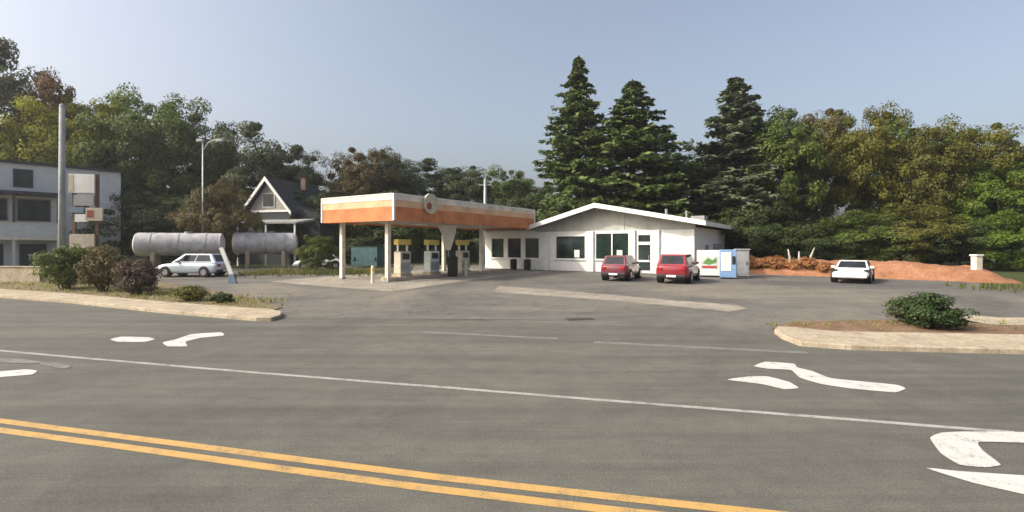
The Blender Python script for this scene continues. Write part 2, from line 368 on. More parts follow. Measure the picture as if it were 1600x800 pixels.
# turn arrows, as traced on the road plane
arrow([(1178, 572), (1196, 565), (1240, 568), (1246, 574), (1270, 580), (1300, 591), (1400, 601), (1415, 607), (1398, 613), (1330, 607), (1284, 600), (1250, 590), (1236, 578), (1200, 576)], M['wpaint'])
arrow([(1136, 593), (1172, 588), (1200, 588), (1234, 597), (1248, 606), (1226, 608), (1190, 600)], M['wpaint'])
arrow([(1453, 684), (1470, 676), (1510, 674), (1640, 676), (1640, 692), (1530, 690), (1536, 704), (1564, 726), (1540, 730), (1500, 726), (1470, 708)], M['wpaint'])
arrow([(1447, 731), (1500, 736), (1560, 740), (1660, 748), (1660, 786), (1600, 772), (1520, 754)], M['wpaint'])
arrow([(172, 530), (190, 526), (232, 527), (242, 530), (225, 534), (185, 534)], M['wpaint'])
arrow([(254, 535), (275, 530), (300, 522), (345, 519), (350, 524), (312, 528), (290, 534), (292, 541), (262, 541)], M['wpaint'])
arrow([(-40, 580), (0, 580), (40, 577), (58, 579), (50, 585), (0, 589), (-40, 590)], M['wpaint'])
arrow([(60, 566), (90, 567), (112, 572), (100, 576), (70, 571)], M['wfaint'])
arrow([(0, 560), (36, 561), (64, 565), (50, 568), (0, 566)], M['wfaint'])
# lot patches
px_poly('concrete_gutter', [(780, 447), (850, 452), (960, 461), (1060, 470), (1150, 476), (1168, 482), (1140, 487), (1060, 479), (960, 470), (850, 462), (770, 456)], M['pad'], 0.003)
px_poly('concrete_apron', [(440, 470), (640, 462), (820, 470), (960, 480), (1040, 492), (880, 500), (600, 498), (470, 492)], M['lot'], 0.002)
px_poly('asphalt_patch', [(672, 493), (690, 491), (712, 494), (700, 498), (676, 497)], M['tar'], 0.006)
px_poly('asphalt_patch', [(880, 497), (925, 496), (930, 499), (890, 501)], M['tar'], 0.006)

# sidewalks with kerbs
def walk(front, back):
    return sheet('sidewalk', [at(x, y) for x, y in front + back], M['conc'], thick=0.13)
walk([(-420, 441), (-200, 452), (0, 465), (110, 474), (250, 489), (330, 496), (400, 502), (424, 502), (438, 498)], [(441, 492), (425, 488), (390, 486), (250, 475), (110, 462), (0, 455), (-200, 445), (-420, 436)])
walk([(1210, 521), (1222, 530), (1250, 541), (1330, 547), (1440, 550), (1600, 554), (1800, 561), (2300, 581)], [(2300, 556), (1800, 535), (1600, 530), (1440, 527), (1300, 524), (1245, 518), (1216, 516)])
# dirt verges behind the sidewalks
sheet('verge', [at(x, y, 0.02) for x, y in [(-420, 441), (-200, 450), (0, 458), (110, 466), (250, 480), (400, 492), (440, 480), (380, 462), (250, 440), (100, 428), (-200, 422), (-420, 420)]], M['verge'])
sheet('mulch_bed', [at(x, y, 0.04) for x, y in [(1204, 512), (1250, 524), (1440, 530), (1700, 534), (1700, 512), (1500, 503), (1380, 500), (1240, 502)]], M['mulch'])
sheet('concrete_path', [at(x, y, 0.05) for x, y in [(1496, 497), (1545, 507), (1760, 512), (1760, 496), (1560, 496), (1520, 492)]], M['conc'])
# rust red bank on the right edge of the lot
def bank():
    mb = MB(); nx, ny = 60, 9
    p0 = Vector(far(1150, 37)[:2]); p1 = Vector(far(1600, 27.5)[:2]); d = (p1 - p0); L = d.length; d.normalize(); n_ = Vector((-d.y, d.x))
    v = []
    for j in range(ny):
        for i in range(nx):
            u = i / (nx - 1); w = j / (ny - 1)
            p = p0 + d * (u * L) + n_ * (w * 4.2 - 0.3) ; 
            h = 1.0 * sm(0, 0.55, w) * (1 - 0.3 * sm(0.6, 0.88, u)) * (1 - sm(0.88, 1, u)) - 0.05
            nz = 0.13 * mnoise.noise((p.x * 0.9, p.y * 0.9, 3)) + 0.12 * mnoise.noise((p.x * 2.7, p.y * 2.7, 7))
            v.append((p.x, p.y, gz(p.x, p.y) + h + nz * sm(0, 0.3, w)))
    f = [(j*nx+i, j*nx+i+1, (j+1)*nx+i+1, (j+1)*nx+i) for j in range(ny-1) for i in range(nx-1)]
    mb.add(v, f); o = mb.build('earth_bank', M['bank'], smooth=True); tag(o, kind='structure')
    return p0, d, n_, L
BANK = bank()

# ------------------------------------------------------------------ foliage
def leaves_mesh(name, P, Nrm, size, mat, aspect=1.5, droop=0.0, rng=None):
    n = len(P); rng = rng or np.random.default_rng(1)
    nn = Nrm / (np.linalg.norm(Nrm, axis=1, keepdims=True) + 1e-9)
    r = rng.normal(size=(n, 3)); a = np.cross(nn, r); a /= (np.linalg.norm(a, axis=1, keepdims=True) + 1e-9)
    b = np.cross(nn, a); s = (size * rng.uniform(0.6, 1.35, n))[:, None]
    a = a * s * 0.5 * aspect; b = b * s * 0.5
    bend = nn * s * 0.18
    V = np.empty((n, 4, 3)); V[:, 0] = P - a; V[:, 1] = P - b + bend; V[:, 2] = P + a; V[:, 3] = P + b + bend
    me = bpy.data.meshes.new(name); me.vertices.add(4 * n); me.vertices.foreach_set('co', V.reshape(-1))
    me.loops.add(4 * n); me.loops.foreach_set('vertex_index', np.arange(4 * n, dtype=np.int32))
    me.polygons.add(n); me.polygons.foreach_set('loop_start', np.arange(0, 4 * n, 4, dtype=np.int32))
    me.update(calc_edges=True); me.materials.append(mat); return me
def crown_points(rng, n_tips, n_leaf, cz, rx, rz, clump, zmin):
    tips = []
    ph = rng.uniform(0, 6.28, 6)
    while len(tips) < n_tips:
        d = rng.normal(size=3); d /= np.linalg.norm(d); r = rng.uniform(0.25, 1) ** 0.5
        az = math.atan2(d[1], d[0]); lob = 1 + 0.2 * math.sin(2 * az + ph[0]) + 0.13 * math.sin(3 * az + ph[1] + 2 * d[2]) + 0.12 * math.sin(5 * d[2] + ph[2])
        p = np.array([d[0] * rx * r * lob, d[1] * rx * r * lob, cz + d[2] * rz * r * (0.9 + 0.15 * math.sin(az * 2 + ph[3]))])
        if p[2] > zmin: tips.append(p)
    P = []; Nn = []
    per = n_leaf // n_tips
    for t in tips:
        c = clump * rng.uniform(0.5, 1.5); m = int(per * rng.uniform(0.6, 1.4))
        d = rng.normal(size=(m, 3)); d /= np.linalg.norm(d, axis=1, keepdims=True)
        rr = rng.uniform(0.15, 1, (m, 1)) ** 0.45
        q = d * rr * c * np.array([1.15, 1.15, 0.72]); P.append(t + q)
        out = t - np.array([0, 0, cz]); out = out / (np.linalg.norm(out) + 1e-6)
        Nn.append(d * 0.6 + out * 0.35 + np.array([0, 0, 0.45]) + rng.normal(size=(m, 3)) * 0.4)
    return np.array(tips), np.concatenate(P), np.concatenate(Nn)
def trunk_mb(rng, tips, h0, r0, top, k=14):
    mb = MB(); w = [Vector((0, 0, -0.03)), Vector((0.006, 0.004, h0 * 0.5)), Vector((rng.uniform(-.01, .01), rng.uniform(-.01, .01), h0)), Vector((rng.uniform(-.02, .02), rng.uniform(-.02, .02), top))]
    mb.tube(w, [r0 * 1.35, r0, r0 * 0.85, r0 * 0.2], 8)
    idx = rng.choice(len(tips), min(k, len(tips)), replace=False)
    for i in idx:
        t = Vector(tips[i]); hz = min(t.z * 0.6 + h0 * 0.25, top * 0.85); s0 = Vector((0, 0, hz))
        mid = s0.lerp(t, 0.5) + Vector((0, 0, 0.02)); mb.tube([s0, mid, t], [r0 * 0.45, r0 * 0.28, r0 * 0.06], 5)
    return mb
PROTO = {}
def mk_deciduous(key, seed, tips, n_leaf, cz, rx, rz, clump, size, zmin, trunk_h, bark='bark'):
    rng = np.random.default_rng(seed)
    T, P, N_ = crown_points(rng, tips, n_leaf, cz, rx, rz, clump, zmin)
    zm = np.percentile(P[:, 2], 99.7); P = P / zm; T = T / zm
    me = leaves_mesh('crown', P, N_, size, LEAF['mid'], 1.5, rng=rng)
    tm = trunk_mb(rng, T, trunk_h, 0.017, 0.8).build('trunk', M[bark], smooth=True); PROTO[key] = (me, tm.data, np.percentile(np.abs(P[:, 0]), 97))
    bpy.data.objects.remove(tm)
mk_deciduous('round', 11, 150, 42000, 0.60, 0.36, 0.38, 0.060, 0.012, 0.16, 0.25)
mk_deciduous('tall', 12, 140, 36000, 0.58, 0.26, 0.42, 0.055, 0.012, 0.14, 0.22)
mk_deciduous('broad', 13, 170, 46000, 0.58, 0.46, 0.38, 0.064, 0.012, 0.15, 0.25)
mk_deciduous('loose', 14, 60, 18000, 0.62, 0.34, 0.37, 0.07, 0.014, 0.2, 0.3)
mk_deciduous('low', 15, 130, 32000, 0.50, 0.52, 0.48, 0.08, 0.016, 0.03, 0.12)
def mk_conifer(key, seed, levels, nb, Rr, size, spread=0.85, mat='spruce', base=0.06):
    rng = np.random.default_rng(seed); P = []; N_ = []; tips = []
    mb = MB(); mb.tube([(0, 0, -0.03), (0, 0, 0.5), (0, 0, 0.98)], [0.016, 0.010, 0.002], 8)
    for l in range(levels):
        h = base + (0.99 - base) * (l / levels) ** 0.92
        L0 = min(Rr * max(0.0, (1 - h)) ** spread, Rr * 1.45 * (1 - h) + 0.002)
        h0 = h
        for b_ in range(nb if h < 0.8 else nb - 2):
            h = min(0.995, h0 + rng.normal() * 0.013 * min(1, (1 - h0) * 8)); az = rng.uniform(0, 6.283); L = L0 * rng.uniform(0.4, 1.25)
            d = np.array([math.cos(az), math.sin(az), 0]); side = np.array([-d[1], d[0], 0])
            m = int(16 + 420 * L); u = rng.uniform(0.12, 1, m) ** 0.75
            dz = -0.32 * L * u + 0.16 * L * u ** 3 + rng.uniform(-0.006, 0.006)
            wdt = 0.34 * L * (1.05 - u) + 0.008
            lat = rng.normal(size=m) * wdt * 0.55
            p = d[None] * (u * L)[:, None] + side[None] * lat[:, None]
            p[:, 2] += h + dz - np.abs(lat) * 0.35 - rng.uniform(0, 0.012, m)
            P.append(p); N_.append(np.tile(np.array([0, 0, 0.8]), (m, 1)) + d[None] * 0.35 + rng.normal(size=(m, 3)) * 0.45)
            if b_ % 3 == 0: mb.tube([(0, 0, h), tuple(d * L * 0.5 + np.array([0, 0, h - 0.12 * L])), tuple(d * L * 0.92 + np.array([0, 0, h - 0.18 * L]))], [0.0032, 0.002, 0.0006], 4)
    P = np.concatenate(P); N_ = np.concatenate(N_)
    me = leaves_mesh('crown', P, N_, size, LEAF[mat], 1.9, rng=rng)
    tm = mb.build('trunk', M['bark'], smooth=True); PROTO[key] = (me, tm.data, np.percentile(np.abs(P[:, 0]), 97)); bpy.data.objects.remove(tm)
mk_conifer('spruce', 21, 34, 12, 0.235, 0.0115, 0.62)
mk_conifer('pine', 22, 30, 12, 0.33, 0.0125, 0.6)
mk_conifer('bluespruce', 23, 38, 12, 0.26, 0.0115, 0.85)

def tree(name, proto, px, D, top, wpx, col, label, group, rz=None, cat='tree', zbase=None, random_=random.Random(5)):
    X, Y, z = far(px, D); H = zpix(top, D) - z
    me, tm, r0 = PROTO[proto]; wx = (wpx / FPX * D / 2) / r0
    t = thing(name, (X, Y, z - 0.1), random_.uniform(0, 6.28) if rz is None else rz, label, cat, group)
    t.scale = (wx, wx, H)
    for nm_, me_ in (('trunk', tm), ('crown', me)):
        o = bpy.data.objects.new(nm_, me_); COL.objects.link(o); o.parent = t
        if nm_ == 'crown':
            o.material_slots[0].link = 'OBJECT'; o.material_slots[0].material = LEAF[col]
    return t
G1 = 'trees on the hillside behind the tanks and house'
G2 = 'trees along the skyline behind the canopy'
G3 = 'trees behind the store and the bank'
TREES = [
 ('oak_tree','broad',-22,60,62,165,'grey','tallest grey green tree, rising at the left edge above the blue grey building',G1),
 ('maple_tree','round',82,59.5,122,95,'rust','rust red tree crown peeping out right of the tallest left tree',G1),
 ('maple_tree','broad',62,57,166,140,'lime','yellow green tree directly above the roof of the blue grey building',G1),
 ('oak_tree','round',140,60,154,130,'lime','bright green tree right of the tall grey pole, above the sign tower',G1),
 ('oak_tree','round',200,64,148,130,'green','green tree with the highest top between the tall pole and the street lamp',G1),
 ('oak_tree','broad',258,61,158,150,'mid','green broad tree left of the double street lamp',G1),
 ('oak_tree','round',325,66,188,110,'dark','dark tree right behind the double street lamp head',G1),
 ('oak_tree','loose',412,60,194,100,'grey','pale grey olive round tree above the white gable',G1),
 ('oak_tree','round',462,66,236,90,'dark','small dark domed tree right of the grey olive tree',G1),
 ('oak_tree','broad',512,70,280,110,'olive','lowest olive tree in the dip of the skyline left of the canopy',G2),
 ('maple_tree','round',572,66,232,100,'autumn','orange brown autumn tree above the sunny end of the canopy',G2),
 ('oak_tree','round',603,72,238,90,'dark','dark tree standing just behind the right side of the orange brown tree',G2),
 ('oak_tree','broad',660,74,250,120,'dark','dark tree over the round emblem of the canopy',G2),
 ('oak_tree','round',725,74,262,100,'dark','dark tree left of the thin pole above the canopy',G2),
 ('oak_tree','round',790,72,264,90,'mid','dark green tree right of the thin pole above the canopy',G2),
 ('oak_tree','broad',840,74,290,110,'dark','low dark tree between the canopy end and the tall spruce',G2),
 ('spruce_tree','spruce',904,54,78,145,'spruce','tallest spruce, left of the pair behind the store roof',G3),
 ('spruce_tree','pine',988,53,116,212,'spruce','wider spruce with layered boughs, right of the pair behind the store roof',G3),
 ('spruce_tree','bluespruce',1150,52,112,185,'bluespruce','grey green spruce with a single pointed top right of the store',G3),
 ('oak_tree','broad',1070,60,236,130,'dark','low dark tree filling the gap between the spruces',G3),
 ('oak_tree','tall',1222,49,170,110,'mid','dark green tree touching the right side of the grey green spruce',G3),
 ('oak_tree','round',1275,55,178,120,'brown','brownish olive tree second right of the grey green spruce',G3),
 ('oak_tree','round',1340,50,170,120,'gold','golden olive tree with the highest top right of the spruces',G3),
 ('oak_tree','broad',1405,57,180,140,'mid','green tree behind the golden olive tree, with a paler top',G3),
 ('oak_tree','round',1450,48,196,130,'olive','olive tree above the white parked car, right of the golden one',G3),
 ('oak_tree','round',1530,50,200,130,'gold','yellow topped tree above the cream post',G3),
 ('oak_tree','broad',1560,46,250,150,'green','bright green lower tree in front of the yellow topped tree',G3),
 ('oak_tree','round',1635,50,225,130,'green','green tree cut off by the right edge of the picture',G3),
]
for (n_, p_, x_, d_, t_, w_, c_, l_, g_) in TREES: tree(n_, p_, x_, d_, t_, w_, c_, l_, g_)
LOWS = [
 (1180,45,318,110,'dark','dark undergrowth bush just right of the store corner'), (1262,44,345,110,'dark','dark undergrowth bush above the pale leaning trunks'),
 (1345,44,330,130,'mid','green undergrowth bush above the white parked car'), (1432,43,318,120,'olive','olive undergrowth bush between the white car and the cream post'),
 (1500,42,340,110,'dark','dark undergrowth bush left of the cream post'), (1580,40,330,120,'green','bright green undergrowth bush right of the cream post'),
]
for (x_, d_, t_, w_, c_, l_) in LOWS: tree('undergrowth_bush', 'low', x_, d_, t_, w_, c_, l_, 'undergrowth below the trees on the right', cat='bush')
LOWL = [
 (235,54,300,130,'dark','dark bush right beside the blue grey building'), (295,56,310,100,'dark','dark bush behind the left tank below the street lamp'),
 (345,47,285,90,'brown','brown green tree like bush above the gap between the tanks, left of the gable'),
 (500,58,300,100,'dark','dark bush behind the right end of the right tank'), (600,60,300,120,'dark','dark bush seen under the left end of the canopy'),
 (690,62,310,120,'dark','dark bush seen under the middle of the canopy'), (496,40,366,48,'mid','rounded green bush beside the white car behind the canopy post'),
 (565,50,368,50,'dark','small dark bush near the teal dumpster'), (150,58,270,150,'mid','green bush behind the roof of the blue grey building'),
 (395,62,300,120,'dark','dark bush against the side of the gabled house'), (840,64,300,120,'dark','dark bush behind the store roof ridge'),
]
for (x_, d_, t_, w_, c_, l_) in LOWL: tree('background_bush', 'low', x_, d_, t_, w_, c_, l_, 'bushes behind the tanks and the canopy', cat='bush')

# near shrubs, real leaf size
def shrub(name, px, py, h, w, d, col, label, leafs=5200, size=0.07, group=None, seed=1, base=None):
    rng = np.random.default_rng(seed); p = base or at(px, py)
    T, P, N_ = crown_points(rng, 46, leafs, 0.52, 0.44, 0.46, 0.16, 0.05)
    zm = np.percentile(P[:, 2], 99.5); P = P / zm * np.array([w, d, h]); P[:, 2] = np.maximum(P[:, 2], 0.02); T = T / zm * np.array([w, d, h])
    t = thing(name, (p.x, p.y, p.z - 0.02), 0, label, 'shrub', group)
    o = bpy.data.objects.new('foliage', leaves_mesh('foliage', P, N_, size, LEAF[col], 1.6, rng=rng)); COL.objects.link(o); o.parent = t
    mb = MB()
    for i in rng.choice(len(T), 16, replace=False):
        q = Vector(T[i]); b = Vector((rng.uniform(-.1, .1) * w, rng.uniform(-.1, .1) * d, -0.03))
        mb.tube([b, b.lerp(q, 0.5) + Vector((0, 0, 0.06)), q], [0.022, 0.014, 0.005], 5)
    mb.build('stem', M['bark'], t, smooth=True)
    return t
GS = 'shrubs on the left verge'
shrub('shrub', 105, 452, 2.35, 2.3, 2.0, 'mid', 'green shrub at the left end of the shrub row, below the tall pole', 6500, 0.085, GS, 31)
shrub('shrub', 160, 456, 2.35, 2.5, 2.1, 'brown', 'brown green shrub in the middle of the shrub row under the sign tower', 6500, 0.085, GS, 32)
shrub('shrub', 216, 461, 1.75, 2.1, 1.9, 'plum', 'plum brown rounded shrub at the right end of the shrub row beside the silver car', 6000, 0.075, GS, 33)
shrub('shrub', 130, 443, 2.2, 2.0, 1.8, 'brown', 'shrub half hidden behind the middle of the shrub row', 4500, 0.085, GS, 34)
shrub('low_shrub', 298, 471, 0.72, 1.5, 1.2, 'olive', 'low olive shrub in front of the silver car', 3800, 0.05, 'low shrubs at the end of the left verge', 35)
shrub('low_shrub', 346, 474, 0.5, 0.9, 0.9, 'dark', 'smallest dark shrub at the tip of the left verge', 2600, 0.045, 'low shrubs at the end of the left verge', 36)
shrub('evergreen_shrub', 1455, 515, 1.08, 1.6, 1.4, 'boxwood', 'dense dark green rounded shrub on the right mulch bed', 8500, 0.05, 'shrubs on the right mulch bed', 37)
shrub('evergreen_shrub', 1412, 505, 0.8, 1.0, 0.9, 'grey', 'thin grey green shrub leaning against the dark green one', 2200, 0.045, 'shrubs on the right mulch bed', 38)
# rust plants along the bank
p0, bd, bn, bL = BANK
for i, (u, h, w) in enumerate([(0.04,1.15,1.5),(0.1,0.95,1.3),(0.16,1.1,1.5),(0.23,0.9,1.3),(0.30,1.05,1.4),(0.37,0.75,1.2)]):
    q = p0 + bd * (u * bL) + bn * 0.9
    words = ['nearest the store', 'second from the store', 'third from the store', 'fourth from the store', 'fifth from the store', 'just left of the white car', 'just right of the white car', 'midway between white car and cream post', 'nearest the cream post'][i]
    shrub('rust_shrub', 0, 0, h, w, 1.2, 'rustplant', 'rust orange shrub on the bank, ' + words, 2600, 0.06, 'rust orange shrubs on the bank', 60 + i, base=Vector((q.x, q.y, gz(q.x, q.y) + 0.2)))
# weeds: nobody could count them
def weeds(name, pts, n, hh, col, seed, spread):
    rng = np.random.default_rng(seed); V = []; F = []; k = 0
    for i in range(n):
        c = pts[rng.integers(len(pts))]; p = at(*c); x = p.x + rng.normal() * spread[0]; y = p.y + rng.normal() * spread[1]; z = gz(x, y)
        for b in range(5):
            a = rng.uniform(0, 6.28); h = hh * rng.uniform(0.3, 1); w = 0.012 + 0.02 * rng.random(); l = rng.uniform(0.05, 0.5) * h
            bx, by = x + rng.normal() * 0.05, y + rng.normal() * 0.05; dx, dy = math.cos(a), math.sin(a)
            V += [(bx - dy * w, by + dx * w, z - 0.02), (bx + dy * w, by - dx * w, z - 0.02), (bx + dx * l + dy * w * .3, by + dy * l - dx * w * .3, z + h)]; F.append((k, k+1, k+2)); k += 3
    mb = MB(); mb.add(V, F); return tag(mb.build(name, LEAF[col]), kind='stuff')
weeds('verge_weeds', [(x, 445 + (x - 60) * 0.09) for x in range(20, 420, 10)], 800, 0.2, 'straw', 41, (0.7, 0.9))
weeds('lot_edge_weeds', [(x, 427) for x in range(400, 600, 8)], 900, 0.5, 'weed', 42, (0.8, 1.6))
weeds('bank_weeds', [(x, 452) for x in range(1535, 1600, 8)], 70, 0.4, 'weed', 43, (0.5, 0.9))
weeds('mulch_weeds', [(x, 510) for x in range(1230, 1600, 10)], 120, 0.16, 'straw', 44, (0.5, 0.35))

# ------------------------------------------------------------------ store
RZ = math.atan2(-0.54, 0.84)
E1 = Vector((0.84, -0.54, 0)).normalized(); E2 = Vector((0.54, 0.84, 0)).normalized()
SO = Vector((3.0, 42.0, 0.5))
store = thing('store', SO, RZ, 'white low gabled store with dark shop windows at the end of the canopy', 'store')
DEPTH, WL, WR = 11.0, -6.4, 11.6
def prof(k):      # ceiling line under the roof
    P_ = [(-1.25, 3.42), (4.55, 5.0), (12.4, 3.52)]
    if k <= -1.25: return 3.3
    for (a, za), (b, zb) in zip(P_, P_[1:]):
        if k <= b: return za + (zb - za) * (k - a) / (b - a)
    return 3.5
OPEN = [(-5.75,-4.35,0.97,2.75),(-4.05,-2.6,0.97,2.75),(-2.3,-0.85,0.97,2.75),(0.64,3.31,0.97,2.87),(4.12,6.86,0.97,3.05),(7.45,8.55,0.03,2.92)]
wall = MB(); x = WL
def col_(a, b, z0, z1): wall.box(a, b, 0.0, 0.25, z0, z1)
for (a, b, z0, z1) in OPEN:
    col_(x, a, -0.4, 3.2); col_(a, b, -0.4, z0); col_(a, b, z1, 3.2); x = b
col_(x, WR, -0.4, 3.2)
wall.box(WR - 0.25, WR, 0.25, DEPTH, -0.4, 3.35); wall.box(WL, WL + 0.25, 0.25, DEPTH, -0.4, 3.2); wall.box(WL + .25, WR - .25, DEPTH - 0.25, DEPTH, -0.4, 3.3)
wall.build('wall', M['whitesiding'], store)
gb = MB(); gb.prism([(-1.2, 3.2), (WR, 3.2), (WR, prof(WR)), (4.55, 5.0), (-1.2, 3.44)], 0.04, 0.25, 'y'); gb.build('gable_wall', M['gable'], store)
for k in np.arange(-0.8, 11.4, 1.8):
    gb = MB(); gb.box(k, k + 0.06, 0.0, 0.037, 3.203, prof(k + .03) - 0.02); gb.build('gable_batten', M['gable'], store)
for k, w_ in ((-0.2, .55), (3.72, .6), (7.15, .4), (9.0, .3), (11.45, .3)):
    pl = MB(); pl.box(k - w_ / 2, k + w_ / 2, -.14, -.003, 0.003, 3.2); pl.build('pilaster', M['white'], store, bevel=.01)
wall2 = MB(); wall2.box(WL, -1.22, 0.0, 0.2, 3.203, 3.33); wall2.build('frieze', M['white'], store)
rf = MB()
rf.prism([(-1.35, 3.42), (4.55, 5.02), (12.5, 3.5), (12.5, 3.66), (4.55, 5.2), (-1.35, 3.58)], -1.12, DEPTH + 0.4, 'y')
roof = rf.build('roof', M['roofgrey'], store)
r2 = MB(); r2.box(WL - 0.1, -1.37, -0.03, DEPTH + 0.2, 3.34, 3.52); r2.build('flat_roof', M['roofgrey'], store)
fa = MB()
fa.prism([(-1.42, 3.32), (4.55, 4.93), (12.58, 3.4), (12.58, 3.72), (4.55, 5.28), (-1.42, 3.67)], -1.2, -1.12, 'y')
fa.box(12.5, 12.58, -1.117, DEPTH + 0.4, 3.4, 3.7); fa.build('fascia', M['white'], roof)
for (vx, vy, vz, vr) in ((9.0, 2.2, 4.85, .11), (10.0, 4.2, 4.8, .09)):
    vt = MB(); vt.tube([(vx, vy, 3.9), (vx, vy, vz)], vr, 10); vt.build('vent_pipe', M['grey'], roof)
vt = MB(); vt.box(10.6, 11.6, 3.0, 4.1, 3.7, 4.3); vt.build('roof_unit', M['grey'], roof, bevel=0.02)
for i, (a, b, z0, z1) in enumerate(OPEN[:5]):
    fr = MB(); w = 0.07
    fr.box(a, a + w, -0.02, 0.12, z0, z1); fr.box(b - w, b, -0.02, 0.12, z0, z1); fr.box(a + w, b - w, -0.02, 0.12, z0, z0 + w); fr.box(a + w, b - w, -0.02, 0.12, z1 - w, z1)
    if i == 4: fr.box((a + b) / 2 - 0.05, (a + b) / 2 + 0.05, -0.02, 0.12, z0 + w, z1 - w)
    f = fr.build('window', M['white'], store)
    pn = MB(); pn.box(a + 0.03, b - 0.03, 0.05, 0.07, z0 + 0.03, z1 - 0.03); pn.build('pane', M['tealglass'] if i == 4 else M['glass'], f)
    sl = MB(); sl.box(a - 0.08, b + 0.08, -0.1, -0.023, z0 - 0.07, z0 - 0.003); sl.build('sill', M['white'], f)
    if i >= 3:   # posters in the shop windows
        po = MB(); po.box(b - 1.0, b - 0.55, 0.03, 0.045, z0 + 0.15, z0 + 0.75); po.build('poster', M['white'] if i == 3 else M['palegreen'], f)
a, b, z0, z1 = OPEN[5]
dr = MB(); dr.box(a, a + 0.1, 0, 0.1, 0.03, 2.92); dr.box(b - 0.1, b, 0, 0.1, 0.03, 2.92); dr.box(a + .1, b - .1, 0, 0.1, 2.12, 2.34); dr.box(a + .1, b - .1, 0, 0.1, 2.84, 2.92); dr.box(a + .1, b - .1, 0, 0.1, 0.03, 0.22); dr.box(a + .1, b - .1, 0, 0.1, 0.85, 1.0)
door = dr.build('door', M['white'], store)
pn = MB(); pn.box(a + .08, b - .08, 0.045, 0.06, 0.2, 2.13); pn.build('pane', M['glass'], door)
pn = MB(); pn.box(a + .08, b - .08, 0.045, 0.06, 2.33, 2.86); pn.build('transom', M['glass'], door)
hb = MB(); hb.tube([(b - 0.2, -0.05, 0.9), (b - 0.2, -0.05, 1.35)], 0.02, 8); hb.build('handle', M['galv'], door)
sw = MB(); sw.box(WL, WR + 1.5, -1.5, -0.003, -0.4, 0.0); sw.build('walkway', M['pad'], store, bevel=0.02)
sd_ = MB(); sd_.box(WR + 0.003, WR + 0.05, 3.2, 4.3, 0.0, 2.1); sd_.build('side_door', M['grey'], store)
vn = MB(); vn.box(WR + 0.003, WR + 0.4, 6.0, 7.2, 1.2, 2.2); vn.build('air_conditioner', M['grey'], store, bevel=0.02)

# ------------------------------------------------------------------ canopy
NO = Vector((-6.7, 29.0, 0.0))
def cpos(x, y): 
    p = NO + E1 * x + E2 * y; return Vector((p.x, p.y, gz(p.x, p.y)))
CW, CL, CB, CT, CM = 6.4, 15.9, 3.97, 5.47, 4.68
can = thing('canopy', NO, RZ, 'fuel pump canopy with white, peach and orange banded fascia reaching out from the store', 'canopy')
dk = MB(); dk.box(-CW + .12, -.12, .12, CL - .12, CB + .12, CT - .25); dk.build('deck', M['soffit'], can)
fw = MB(); fo = MB(); fp = MB()
for m_, z0, z1 in ((fw, CM + .48, CT), (fp, CM + .1, CM + .477), (fo, CB, CM + 0.097)):
    e = 0.0 if m_ is fw else 0.02
    m_.box(-CW + .1, -.1, e, 0.1, z0, z1); m_.box(-CW + .1, -.1, CL - .1, CL, z0, z1)
    m_.box(-.1, -e, .1, CL - .1, z0, z1); m_.box(-CW + e, -CW + .1, .1, CL - .1, z0, z1)
fw.build('white_fascia', M['fascia'], can); fo.build('orange_fascia', M['orange'], can); fp.build('peach_fascia', M['peach'], can)
for (x0, y0) in ((-.099, -.02), (-CW - .02, -.02), (-.099, CL - .099), (-CW - .02, CL - .099)):
    ct = MB(); ct.box(x0, x0 + .119, y0, y0 + .119, CB + 0.02, CT + .06); ct.build('corner_trim', M['white'], can)
for (x0, x1, y0, y1) in ((-CW + .1, -.1, -.03, .1), (-CW + .1, -.1, CL - .1, CL + .03), (-.1, .03, .1, CL - .1), (-CW - .03, -CW + .1, .1, CL - .1)):
    k = MB(); k.box(x0, x1, y0, y1, CT + .002, CT + .07); k.build('cap_rail', M['white'], can)
for (x, y) in ((-1.4, 0.9), (-5.5, 0.9), (-1.6, 10.6), (-5.3, 10.6)):
    g = cpos(x, y); p = MB(); p.box(x - .13, x + .13, y - .13, y + .13, g.z - .1, CB + .118); po = p.build('post', M['cream'], can, bevel=0.015)
    b = MB(); b.box(x - .2, x + .2, y - .2, y + .2, g.z - .1, g.z + .06); b.build('base_plate', M['grey'], po)
em = MB(); em.tube([(0.03, 3.0, CT - .35), (0.16, 3.0, CT - .35)], 0.62, 28); eo = em.build('emblem_disc', M['tan'], can)
r_ = MB(); r_.tube([(0.162, 2.8, CT - .5), (0.18, 2.8, CT - .5)], 0.22, 18); r_.build('emblem_dot', M['brick'], eo)
for y in (2.5, 6, 9.5, 13):
    l = MB(); l.box(-4.0, -3.4, y, y + .6, CB + .06, CB + .117); l.build('downlight', M['white'], can)
# island and pumps
isl = MB(); 
ring = []
for (cx, cy, a0) in ((-1.6, 1.6, 180), (-1.6, 9.9, 0)):
    for i in range(9):
        a = R(a0 + i * 22.5); ring.append((cx + 0.62 * math.cos(a), cy + 0.9 * math.sin(a) * (1 if True else 1)))
isl.prism(ring, -0.2, 0.17, 'z'); g = cpos(-1.6, 5); 
io = isl.build('pump_island', M['conc'], bevel=0.03); io.location = (NO.x, NO.y, g.z); io.rotation_euler = (0, 0, RZ)
tag(io, 'long low concrete island carrying the fuel pumps under the canopy', 'island')
pv = []; pf = []
for jj in range(19):
    for ii in range(12):
        c_ = cpos(-8.0 + ii * 0.95, -2.6 + jj * 0.97); pv.append((c_.x, c_.y, c_.z + 0.007))
for jj in range(18):
    for ii in range(11): pf.append((jj*12+ii, jj*12+ii+1, jj*12+ii+13, jj*12+ii+12))
pm = MB(); pm.add(pv, pf); tag(pm.build('concrete_pad', M['pad']), kind='structure')
